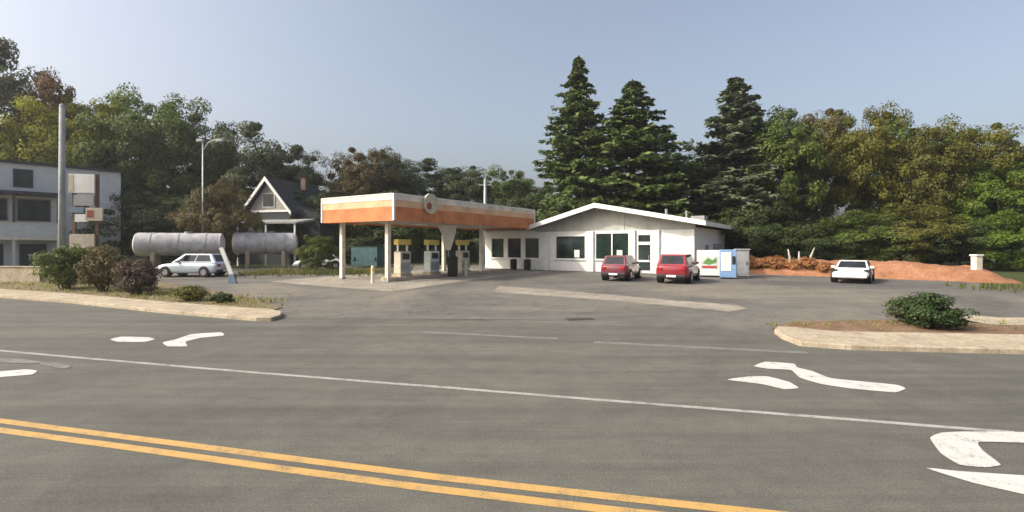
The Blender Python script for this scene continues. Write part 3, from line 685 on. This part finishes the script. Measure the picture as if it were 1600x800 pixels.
def pump(loc, label, body, topc):
    t = thing('fuel_pump', loc, RZ, label, 'fuel pump', 'fuel pumps on the canopy island')
    b = MB(); b.box(-.36, .36, -.5, .5, 0, .18); b.build('plinth', M['conc'], t, bevel=.02)
    b = MB(); b.box(-.29, .29, -.45, .45, .18, 1.55); b.build('cabinet', M[body], t, bevel=.03)
    for sx in (-1, 1):
        s = MB(); s.box(min(sx*.293, sx*.31), max(sx*.293, sx*.31), -.3, .3, 1.05, 1.42); d = s.build('display', M['black'], t)
        s = MB(); s.box(min(sx*.293, sx*.305), max(sx*.293, sx*.305), -.4, .4, .3, .85); s.build('door_panel', M['grey'], t)
        h = MB(); y = .47
        h.tube([(sx*.12, y, 1.5), (sx*.3, y+.1, 1.3), (sx*.34, y+.12, .6), (sx*.25, y+.1, .35), (sx*.16, y+.06, .7), (sx*.14, y+.03, 1.0)], .022, 6); h.build('hose', M['rubber'], t, smooth=True)
        n = MB(); n.box(sx*.14-.04, sx*.14+.04, y-.02+.02, y+.1, .95, 1.2); n.build('nozzle', M['black'], t, bevel=.01)
    for sy in (-1, 1):
        b = MB(); b.box(-.05, .05, sy*.4-.04, sy*.4+.04, 1.553, 1.95); b.build('upright', M['white'], t)
    b = MB(); b.box(-.2, .2, -.55, .55, 1.953, 2.3); b.build('topper', M[topc], t, bevel=.03)
    return t
for (y, l, bc, tc_) in ((2.3, 'tan fuel pump with yellow topper nearest the front canopy post', 'tan', 'yellow'), (5.0, 'pale green white fuel pump in the middle of the island', 'palegreen', 'yellow'), (8.3, 'fuel pump farthest from the road at the island end', 'tan', 'yellow')):
    p = cpos(-1.6, y); pump((p.x, p.y, g.z + .17), l, bc, tc_)
# white sign between pumps: tapered panel on a mast
p = cpos(-1.25, 6.3); t = thing('island_sign', (p.x, p.y, g.z + .17), RZ, 'white tapered sign panel on a grey mast between the pumps', 'sign')
b = MB(); b.tube([(0, 0, 0), (0, 0, 3.2)], .05, 10); b.build('mast', M['galv'], t)
b = MB(); b.prism([(-.95, 3.3), (.75, 3.3), (.7, 2.8), (.25, 1.6), (-.15, 1.6), (-.5, 2.7)], -.09, -.055, 'y'); b.build('panel', M['white'], t, bevel=.01)
# bins
def bin_(name, loc, r, h, mat, label, group=None, cat='bin'):
    t = thing(name, loc, 0, label, cat, group)
    b = MB(); b.tube([(0, 0, 0), (0, 0, .05), (0, 0, h*.5), (0, 0, h*.97)], [r*.82, r*.88, r*.97, r], 18); b.build('barrel', M[mat], t, smooth=False)
    b = MB(); b.tube([(0, 0, h*.972), (0, 0, h*1.02), (0, 0, h*1.13)], [r*1.06, r*1.06, r*.5], 18); b.build('lid', M[mat], t)
    return t
p = cpos(-.55, 5.9); bin_('trash_can', (p.x, p.y, p.z), .36, 1.25, 'black', 'tall black trash can beside the middle fuel pump')
for (k, l) in ((-2.9, 'black trash barrel left of its twin in front of the canopy side windows'), (-1.55, 'black trash barrel right of its twin in front of the canopy side windows')):
    q = SO + E1 * k - E2 * 0.8; bin_('trash_barrel', (q.x, q.y, .5), .3, .85, 'black', l, 'barrels along the store front')
# bollards at the island ends
for (x, y, l) in ((-1.6, -0.1, 'pale bollard guarding the road end of the pump island'), (-0.5, 7.3, 'pale bollard beside the pump farthest from the road')):
    q = cpos(x, y); t = thing('bollard', q, 0, l, 'bollard', 'bollards by the pumps')
    b = MB(); b.tube([(0,0,-.1),(0,0,.95),(0,0,1.02)], [.1,.1,.06], 14); b.build('pipe', M['cream'], t, smooth=False)
    b = MB(); b.tube([(0,0,.7),(0,0,.85)], .104, 14); b.build('band', M['yellow'], t)

# ------------------------------------------------------------------ things at the right end of the store
q = at(1103, 433); ROT2 = RZ + R(12)
t = thing('ice_chest', q, ROT2, 'white outdoor ice chest with a coloured picture panel right of the red cars', 'ice chest')
b = MB(); b.box(-.55, .95, 0, .8, .1, 1.75); b.build('cabinet', M['white'], t, bevel=.03)
b = MB(); b.box(-.5, .9, .05, .75, 0, .098); b.build('base', M['black'], t)
b = MB(); b.box(-.3, .7, -.015, -.003, .55, 1.35); d = b.build('picture_panel', M['palegreen'], t)
b = MB(); b.prism([(-.2, .9), (.1, 1.25), (.4, 1.1), (.62, 1.28), (.62, .95), (.2, .8)], -.03, -.018, 'y'); b.build('green_patch', M['green'], d)
b = MB(); b.box(-.25, .65, -.03, -.018, .6, .74); b.build('red_stripe', M['red'], d)
q = at(1137, 436); t = thing('vending_machine', q, ROT2, 'blue vending machine standing right of the white ice chest', 'vending machine')
b = MB(); b.box(-.45, .5, 0, .8, .08, 1.8); b.build('cabinet', M['blue'], t, bevel=.03)
b = MB(); b.box(-.38, .2, -.02, -.003, .5, 1.65); b.build('front_panel', M['white'], t, bevel=.005)
b = MB(); b.box(.26, .44, -.02, -.003, .9, 1.4); b.build('coin_panel', M['black'], t)
b = MB(); b.box(-.4, .45, .05, .75, 0, .078); b.build('base', M['black'], t)
q = at(1159, 433); t = thing('utility_cabinet', q, ROT2, 'grey metal cabinet at the end of the row beside the rust bank', 'cabinet')
b = MB(); b.box(-.4, .45, 0, .8, .05, 1.75); b.build('body', M['grey'], t, bevel=.02)
b = MB(); b.box(-.45, .5, -.06, .85, 1.753, 1.83); b.build('lid', M['galv'], t, bevel=.01)
b = MB(); b.box(-.33, .38, -.02, -.003, .2, 1.6); dd = b.build('door', M['galv'], t)
b = MB(); b.box(.26, .31, -.06, -.023, .8, 1.0); b.build('handle', M['black'], dd)
q = at(1526, 437); t = thing('gate_post', q, 0, 'cream square post with a cap at the right end of the rust bank', 'post')
b = MB(); b.box(-.19, .19, -.19, .19, -.1, 1.4); b.build('shaft', M['cream'], t, bevel=.02)
b = MB(); b.box(-.24, .24, -.24, .24, 1.403, 1.5); b.build('cap', M['white'], t, bevel=.02)
# pale leaning trunks behind the bank
for (px, lean, h_, l) in ((1236, -.1, 1.15, 'pale upright bare stem, leftmost of three behind the rust bank'), (1249, .08, 1.0, 'short pale bare stem in the middle of three behind the rust bank'), (1262, .6, 1.25, 'pale bare stem leaning far to the right behind the rust bank')):
    X, Y, z = far(px, 36); b = MB(); b.tube([(0,0,-.1),(lean*.5,.1,h_*.55),(lean,.2,h_)], [.09,.075,.04], 8); o = b.build('bare_trunk', M['birch'], smooth=True)
    o.location = (X, Y, z + .6); tag(o, l, 'tree', 'pale stems behind the bank')
# ------------------------------------------------------------------ cars
def lerp3(q, u, v):
    a, b, c, d = q; return (a.lerp(b, u)).lerp(d.lerp(c, u), v)
def pane_on(quad, u0, u1, v0, v1, push=0.012, th=0.01):
    n_ = (quad[1] - quad[0]).cross(quad[3] - quad[0]).normalized()
    c = [lerp3(quad, u, v) for u, v in ((u0, v0), (u1, v0), (u1, v1), (u0, v1))]
    mb = MB(); mb.add([p + n_ * push for p in c] + [p - n_ * th for p in c], [(0,1,2,3),(7,6,5,4),(0,4,5,1),(1,5,6,2),(2,6,7,3),(3,7,4,0)]); return mb
def car(loc, rz, label, paint, L=4.4, Wd=1.76, H=1.48, kind='sedan', group='parked cars', name='parked_car'):
    t = thing(name, loc, rz, label, 'car', group); h = L / 2; w = Wd / 2; zb = .22; belt = H * .62
    if kind == 'sedan': ST = [(-h,.42,belt*.86,.80),(-h+.12,.27,belt*.97,.93),(-h*.72,zb,belt,1),(-h*.25,zb,belt,1),(h*.32,zb,belt*.98,1),(h*.62,zb,belt*.9,.99),(h-.22,.25,belt*.8,.93),(h,.38,belt*.62,.78)]; cab = (-h*.80, -h*.42, h*.08, h*.46)
    else: ST = [(-h,.42,belt*.96,.86),(-h+.1,.27,belt*1.0,.95),(-h*.72,zb,belt,1),(-h*.25,zb,belt,1),(h*.32,zb,belt*.99,1),(h*.62,zb,belt*.93,.99),(h-.22,.25,belt*.86,.93),(h,.38,belt*.66,.8)]; cab = (-h*.965, -h*.78, h*.08, h*.48)
    rings = []
    for (x, z0, z1, k) in ST:
        ww = w * k; zm = (z0 + z1) / 2
        rings.append([(x,-ww*.86,z0),(x,-ww*.97,z0+.1),(x,-ww,zm),(x,-ww*.97,z1-.1),(x,-ww*.88,z1),(x,0,z1+.035),(x,ww*.88,z1),(x,ww*.97,z1-.1),(x,ww,zm),(x,ww*.97,z0+.1),(x,ww*.86,z0),(x,0,z0)])
    mb = MB(); mb.rings(rings); mb.build('body', M[paint], t, smooth=True, subd=1)
    a0, a1, a2, a3 = cab; wb, wr = w * .9, w * .72; zt = H - .02; zb2 = belt - .05
    B = [Vector(p) for p in ((a0,-wb,zb2),(a3,-wb,zb2),(a3,wb,zb2),(a0,wb,zb2))]; T = [Vector(p) for p in ((a1,-wr,zt),(a2,-wr,zt),(a2,wr,zt),(a1,wr,zt))]
    mb = MB(); mb.add(B + T, [(3,2,1,0),(4,5,6,7),(0,1,5,4),(1,2,6,5),(2,3,7,6),(3,0,4,7)]); mb.build('cabin', M[paint], t, bevel=.05)
    v0 = .2
    pane_on((B[1],B[2],T[2],T[1]), .07, .93, v0, .9).build('windshield', M['carglass'], t)
    pane_on((B[3],B[0],T[0],T[3]), .1, .9, v0 + (.05 if kind == 'sedan' else 0), .88).build('rear_window', M['carglass'], t)
    for q in ((B[0],B[1],T[1],T[0]), (B[2],B[3],T[3],T[2])):
        for (u0, u1) in ((.1,.5),(.53,.9)): pane_on(q, u0, u1, v0, .88).build('side_window', M['carglass'], t)
    rw = .325
    for sx in (-h * .6, h * .62):
        for sy in (-1, 1):
            y0 = sy * (w - .2); y1 = sy * (w + .005)
            a = MB(); a.tube([(sx, sy*(w-.3), rw + .03), (sx, sy*(w-.012 + .006), rw + .03)], rw + .055, 22); ar = a.build('wheel_arch', M['black'], t)
            a = MB(); a.tube([(sx, y0, rw), (sx, y0 + sy*.02, rw), (sx, y1 - sy*.02, rw), (sx, y1 + sy*.01, rw)], [rw-.03, rw, rw, rw-.03], 24); wh = a.build('wheel', M['rubber'], t)
            a = MB(); a.tube([(sx, y1, rw), (sx, y1 + sy*.022, rw)], rw * .62, 18)
            a.build('rim', M['rim'], wh)
    for sy in (-1, 1):
        a = MB(); a.box(h*.985-.12, h-.01, min(sy*w*.5, sy*w*.78), max(sy*w*.5, sy*w*.78), belt*.56, belt*.70); a.build('headlight', M['clear'], t, bevel=.03)
        a = MB(); zt_ = belt * (.7 if kind == 'sedan' else .72); a.box(-h-.012, -h+.14, min(sy*w*.52, sy*w*.82), max(sy*w*.52, sy*w*.82), zt_, zt_ + .17); a.build('tail_light', M['redlens'], t, bevel=.03)
        a = MB(); a.box(a3 - .62, a3 - .46, min(sy*(wb), sy*(wb+.2)), max(sy*wb, sy*(wb+.2)), belt + .02, belt + .15); a.build('mirror', M[paint], t, bevel=.03)
    for sx, nm_ in ((1, 'front_bumper'), (-1, 'rear_bumper')):
        a = MB(); a.box(min(sx*(h-.2), sx*(h+.04)), max(sx*(h-.2), sx*(h+.04)), -w*.86, w*.86, .3, .5); a.build(nm_, M['black' if kind == 'hatch' else paint], t, bevel=.05)
        a = MB(); a.box(min(sx*(h+.04), sx*(h+.055)), max(sx*(h+.042), sx*(h+.055)), -.25, .25, .36, .47); a.build('number_plate', M['white'], t)
    a = MB(); a.box(h - .03, h + .012, -w*.42, w*.42, belt*.55, belt*.66); a.build('grille', M['black'], t)
    return t
def carloc(px, D):
    X, Y, z = far(px, D); return (X, Y, z)
AZ = math.atan2(E2.y, E2.x)
car(carloc(972, 31.5), AZ + R(6), 'darker maroon hatchback parked nose in before the store door, left of the red one', 'maroon', 4.0, 1.68, 1.5, 'hatch', 'red cars parked before the store')
car(carloc(1061, 29.8), AZ + R(4), 'bright red wagon parked nose in before the white store wall, right of the maroon one', 'redcar', 4.4, 1.82, 1.6, 'hatch', 'red cars parked before the store')
car(carloc(303, 35.5), R(180 - 6), 'silver blue wagon parked side on in front of the left tank', 'silver', 4.6, 1.78, 1.58, 'hatch')
car(carloc(1333, 29.5), R(-128), 'low white sedan parked before the rust red bank on the right', 'whitecar', 4.5, 1.84, 1.22, 'sedan')
car(carloc(500, 44.5), R(200), 'white car half hidden behind bushes left of the canopy', 'whitecar', 4.2, 1.7, 1.45, 'sedan')

# ------------------------------------------------------------------ tanks, lamp, poles
def tank(px0, px1, D0, D1, r, label):
    a = Vector(far(px0, D0)[:2]); b = Vector(far(px1, D1)[:2]); L = (b - a).length; c = (a + b) / 2; z = gz(c.x, c.y)
    t = thing('storage_tank', (c.x, c.y, z), math.atan2(b.y - a.y, b.x - a.x), label, 'tank', 'grey storage tanks in the yard'); zc = r + 1.25
    m = MB(); m.tube([(-L/2, 0, zc), (L/2, 0, zc)], r, 40, caps=False); m.build('shell', M['tank'], t, smooth=True)
    for s in (-1, 1):
        m = MB(); m.tube([(s*L/2, 0, zc), (s*(L/2+.12), 0, zc), (s*(L/2+.24), 0, zc), (s*(L/2+.3), 0, zc)], [r, r*.93, r*.65, .1], 40); m.build('end_cap', M['tankend'], t, smooth=True)
    for x in (-L*.33, 0, L*.33):
        m = MB(); m.tube([(x-.04, 0, zc), (x+.04, 0, zc)], r + .025, 40); m.build('band', M['galv'], t, smooth=False)
    for x in (-L*.3, L*.3):
        m = MB(); m.prism([(-r*.9, -.1), (r*.9, -.1), (r*.9, 1.55), (r*.6, zc - r*.78), (0, zc - r*1.03), (-r*.6, zc - r*.78), (-r*.9, 1.55)], x - .15, x + .15, 'x'); m.build('saddle', M['conc'], t)
    m = MB(); m.tube([(L*.1, 0, zc + r - .05), (L*.1, 0, zc + r + .12)], .3, 18); m.build('hatch', M['grey'], t)
    return t
tank(216, 345, 41, 43, .93, 'left grey storage tank behind the silver car')
tank(368, 460, 46, 48, .98, 'right grey storage tank below the gabled house')
X, Y, z = far(97, 30.5); t = thing('tall_pole', (X, Y, z), 0, 'tall plain grey pole in front of the blue grey building', 'pole')
m = MB(); m.tube([(0,0,-.2),(0,0,zpix(165,30.5)-z)], [.21,.14], 16); m.build('shaft', M['pole'], t, smooth=True)
m = MB(); m.tube([(0,0,zpix(165,30.5)-z+.002),(0,0,zpix(162,30.5)-z)], [.155,.05], 16); m.build('cap', M['grey'], t)
X, Y, z = far(317, 45); t = thing('street_lamp', (X, Y, z), 0, 'grey street lamp with two pale heads on curved arms above the left tank', 'street lamp'); ht = zpix(232, 45) - z
m = MB(); m.tube([(0,0,-.2),(0,0,ht+.8)], [.09,.06], 12); m.build('pole', M['galv'], t, smooth=True)
for s, l in ((-1, .25), (1, 1.5)):
    m = MB(); m.tube([(0,0,ht-.2),(s*l*.3,0,ht+.5),(s*l*.7,0,ht+.75),(s*l,0,ht+.7)], .05, 8); m.build('arm', M['galv'], t, smooth=True)
    m = MB(); m.prism([(s*l-.3,ht+.55),(s*l+.35,ht+.6),(s*l+.3,ht+.8),(s*l-.2,ht+.85)], -.16, .16, 'y'); m.build('lamp_head', M['galv'], t, bevel=.04)
X, Y, z = far(758, 58); t = thing('utility_pole', (X, Y, z), 0, 'thin pale pole rising behind the middle of the canopy roof', 'pole')
m = MB(); m.tube([(0,0,-.2),(0,0,zpix(279,58)-z)], [.22,.15], 12); m.build('shaft', M['galv'], t, smooth=True)
m = MB(); m.box(-.7,.7,-.06,.06,zpix(290,58)-z,zpix(290,58)-z+.14); m.build('crossarm', M['grey'], t)

# sign tower on the left verge
X, Y, z = far(137, 32); t = thing('sign_tower', (X, Y, z), R(8), 'tall two post sign tower with stacked panels above the shrub row', 'sign'); zp = lambda y: zpix(y, 32) - z
for x in (-.75, .55):
    m = MB(); m.box(x-.08, x+.08, -.08, .08, -.1, zp(272)); m.build('post', M['brown'], t)
for (nm_, x0, x1, y0, y1, c) in (('top_panel', -.95, .5, 302, 273, 'white'), ('side_panel', -.66, .46, 322, 305, 'grey'), ('blue_panel', -.9, -.1, 333, 324, 'bluegrey'), ('white_panel', -.6, .1, 347, 335, 'white'), ('lower_panel', -.9, .5, 388, 366, 'tan'), ('middle_panel', .0, .95, 345, 325, 'tan')):
    m = MB(); m.box(x0, x1, -.2, -.083, zp(y0), zp(y1)); o = m.build(nm_, M[c], t, bevel=.01)
    if nm_ == 'top_panel':
        e = MB(); e.box(x0, x0+.28, -.215, -.203, zp(y0)+.05, zp(y1)-.05); e.build('orange_stripe', M['tan'], o)
    if nm_ == 'middle_panel':
        e = MB(); e.box(.1, .45, -.215, -.203, zp(y0)+.2, zp(y1)-.15); e.build('red_patch', M['brick'], o)
# leaning flat sign post by the silver car
q = at(360, 443); t = thing('leaning_post', q, 0, 'white flat post leaning left by the silver car, blue grey foot', 'post')
m = MB(); m.prism([(-.06,.55),(.2,.55),(-.42,2.15),(-.66,2.1)], -.04, .04, 'y'); m.build('blade', M['white'], t, bevel=.01)
m = MB(); m.prism([(-.12,-.05),(.42,-.05),(.22,.547),(-.05,.547)], -.08, .08, 'y'); m.build('foot', M['bluegrey'], t, bevel=.01)
# low pale wall in front of the blue grey building
q0 = at(-60, 440); q1 = at(66, 441); mb = MB(); L = (q1 - q0).length; mb.box(0, L, -.15, .15, -.1, .95)
cw = thing('low_wall', q0, math.atan2(q1.y - q0.y, q1.x - q0.x), 'low pale concrete wall at the left edge beside the shrub row', 'wall')
mb.build('wall_body', M['conc'], cw, bevel=.02)
m = MB(); m.box(-.05, L + .05, -.2, .2, .953, 1.03); m.build('coping', M['conc'], cw, bevel=.02)
# dumpster
X, Y, z = far(578, 47); t = thing('dumpster', (X, Y, z), R(-20), 'teal metal dumpster seen under the left part of the canopy', 'dumpster')
m = MB(); m.prism([(-.9,.15),(.9,.15),(1.05,1.3),(1.05,1.9),(-.9,1.9)], -1.4, 1.4, 'x'); m.build('bin', M['teal'], t, bevel=.02)
m = MB(); m.box(-1.42,-.02,-.95,1.08,1.903,1.96); m.box(.02,1.42,-.95,1.08,1.903,1.96); m.build('lid', M['black'], t)
for x in (-1.1, 1.1):
    m = MB(); m.box(x-.12,x+.12,-1.0,-.904,.7,1.0); m.build('fork_pocket', M['teal'], t)

# ------------------------------------------------------------------ blue grey building on the left
D1 = Vector((0.64, 0.77, 0)).normalized(); A0 = Vector((-44.0, 44.0, 0)) - D1 * 6
bz = 0.5; bb = thing('apartment_house', (A0.x, A0.y, bz), math.atan2(D1.y, D1.x), 'blue grey three storey house with flat roof and dark porch at the left edge', 'house')
BL = 14.45; HT = 9.25
WIN = [(6.9,8.0,7.3,8.7),(3.2,4.3,7.3,8.7),(10.6,11.7,7.3,8.7),(10.9,12.0,4.6,6.0),(10.9,12.0,1.3,2.9)]
m = MB(); m.box(0, BL, 0, 9, -.5, HT); m.build('wall', M['bluesiding'], bb)
m = MB(); m.box(-.2, BL + .2, -.2, 9.2, HT + .003, HT + .22); r_ = m.build('roof', M['darktrim'], bb)
for (a, b, z0, z1) in WIN:
    m = MB(); m.box(a-.1, b+.1, -.06, -.003, z0-.1, z1+.1); w_ = m.build('window', M['white'] if a > 10 else M['darktrim'], bb)
    m = MB(); m.box(a, b, -.08, -.063, z0, z1); m.build('pane', M['glass'], w_)
m = MB(); m.box(.8, 9.7, -1.7, -.003, 6.45, 6.75); m.build('porch_roof', M['darktrim'], bb)
m = MB(); m.box(.8, 9.7, -1.6, -.003, 2.55, 2.8); po = m.build('porch_floor', M['cream'], bb)
m = MB(); m.box(.8, 9.7, -1.6, -1.5, 2.803, 3.95); m.build('porch_parapet', M['bluesiding'], po)
m = MB(); m.box(.75, 9.75, -1.65, -1.45, 3.953, 4.05); m.build('handrail', M['cream'], po)
for x in (.9, 3.9, 6.7, 9.55):
    m = MB(); m.box(x-.09, x+.09, -1.64, -1.46, 4.053, 6.447); m.build('porch_post', M['darktrim'], bb)
    m = MB(); m.box(x-.1, x+.1, -1.5, -1.3, -.5, 2.547); m.build('porch_pier', M['bluesiding'], bb)
for a in (1.2, 4.2, 7.0):
    m = MB(); m.box(a, a+2.3, -.05, -.003, 4.2, 6.2); w_ = m.build('window', M['grey'], bb); m = MB(); m.box(a+.08, a+2.22, -.07, -.053, 4.28, 6.12); m.build('pane', M['glass'], w_)
    m = MB(); m.box(a+.2, a+2.0, -.05, -.003, 0, 2.2); w_ = m.build('dark_opening', M['darktrim'], bb)  # flat panel, dark inside of a ground floor opening put into its colour

# ------------------------------------------------------------------ gabled house behind the tanks
X, Y, z = far(420, 54); hs = thing('gabled_house', (X, Y, z), R(-14), 'dark house with a pale front gable and dark window behind the tanks', 'house')
ze, zk = zpix(330, 54) - z, zpix(279, 54) - z
m = MB(); m.box(-2.6, 2.6, 0, 8, -.5, ze); m.box(-4.5, -2.6, 1.5, 8, -.5, ze - .6); m.box(2.6, 5.4, 1.0, 8, -.5, ze - .8); m.build('wall', M['tealsiding'], hs)
m = MB(); m.prism([(-2.6, ze + .003), (2.6, ze + .003), (0, zk - .25)], .02, 7.9, 'y'); m.build('gable', M['creamsiding'], hs)
m = MB(); m.prism([(-3.1, ze - .45), (0, zk - .2), (3.1, ze - .45), (3.1, ze - .15), (0, zk + .12), (-3.1, ze - .15)], -.55, 8.3, 'y'); r_ = m.build('roof', M['roofdark'], hs)
m = MB(); m.prism([(-3.14, ze - .5), (0, zk - .28), (3.14, ze - .5), (3.14, ze - .12), (0, zk + .16), (-3.14, ze - .12)], -.65, -.553, 'y'); m.build('bargeboard', M['white'], r_)
m = MB(); m.box(.9, 1.5, 4, 4.6, zk - .8, zk + .5); m.build('chimney', M['brown'], r_)
m = MB(); m.box(-2.6, 2.6, -.12, -.003, ze - .1, ze + .1); m.build('belt_board', M['white'], hs)
m = MB(); m.box(-.75, .75, -.06, .015, ze + .4, ze + 1.9); w_ = m.build('window', M['white'], hs); m = MB(); m.box(-.66, .66, -.08, -.063, ze + .48, ze + 1.82); m.build('pane', M['glass'], w_)
for x in (-1.9, .7):
    m = MB(); m.box(x, x + 1.2, -.06, -.003, ze - 2.2, ze - .7); w_ = m.build('window', M['darktrim'], hs); m = MB(); m.box(x + .1, x + 1.1, -.08, -.063, ze - 2.1, ze - .8); m.build('pane', M['glass'], w_)
m = MB(); m.prism([(-3.0, zpix(352,54)-z), (-.063, zpix(346,54)-z), (-.063, zpix(346,54)-z+.2), (-3.0, zpix(352,54)-z+.15)], -1.5, 5.6, 'x'); m.build('porch_roof', M['roofgrey'], hs)
for x in (-1.3, 2.0, 5.3):
    m = MB(); m.box(x-.07, x+.07, -2.9, -2.76, -.3, zpix(352,54)-z); m.build('porch_post', M['white'], hs)
m = MB(); m.prism([(2.5, ze - .8), (5.7, ze - .8), (5.7, ze - .6), (2.5, ze + .6)], .8, 8.1, 'y'); m.build('lean_to_roof', M['roofdark'], hs)

# ------------------------------------------------------------------ air
hz = MB(); hz.box(-160, 160, -60, 190, -1.2, 46); ho = hz.build('haze', bpy.data.materials.new('haze_air')); ho['kind'] = 'stuff'
hm = ho.data.materials[0]; hm.use_nodes = True; hn = hm.node_tree; hn.nodes.clear()
hv = hn.nodes.new('ShaderNodeVolumePrincipled'); hv.inputs['Color'].default_value = (0.92, 0.94, 0.97, 1); hv.inputs['Density'].default_value = 0.00045; hv.inputs['Anisotropy'].default_value = 0.3
hout = hn.nodes.new('ShaderNodeOutputMaterial'); hn.links.new(hv.outputs[0], hout.inputs['Volume'])
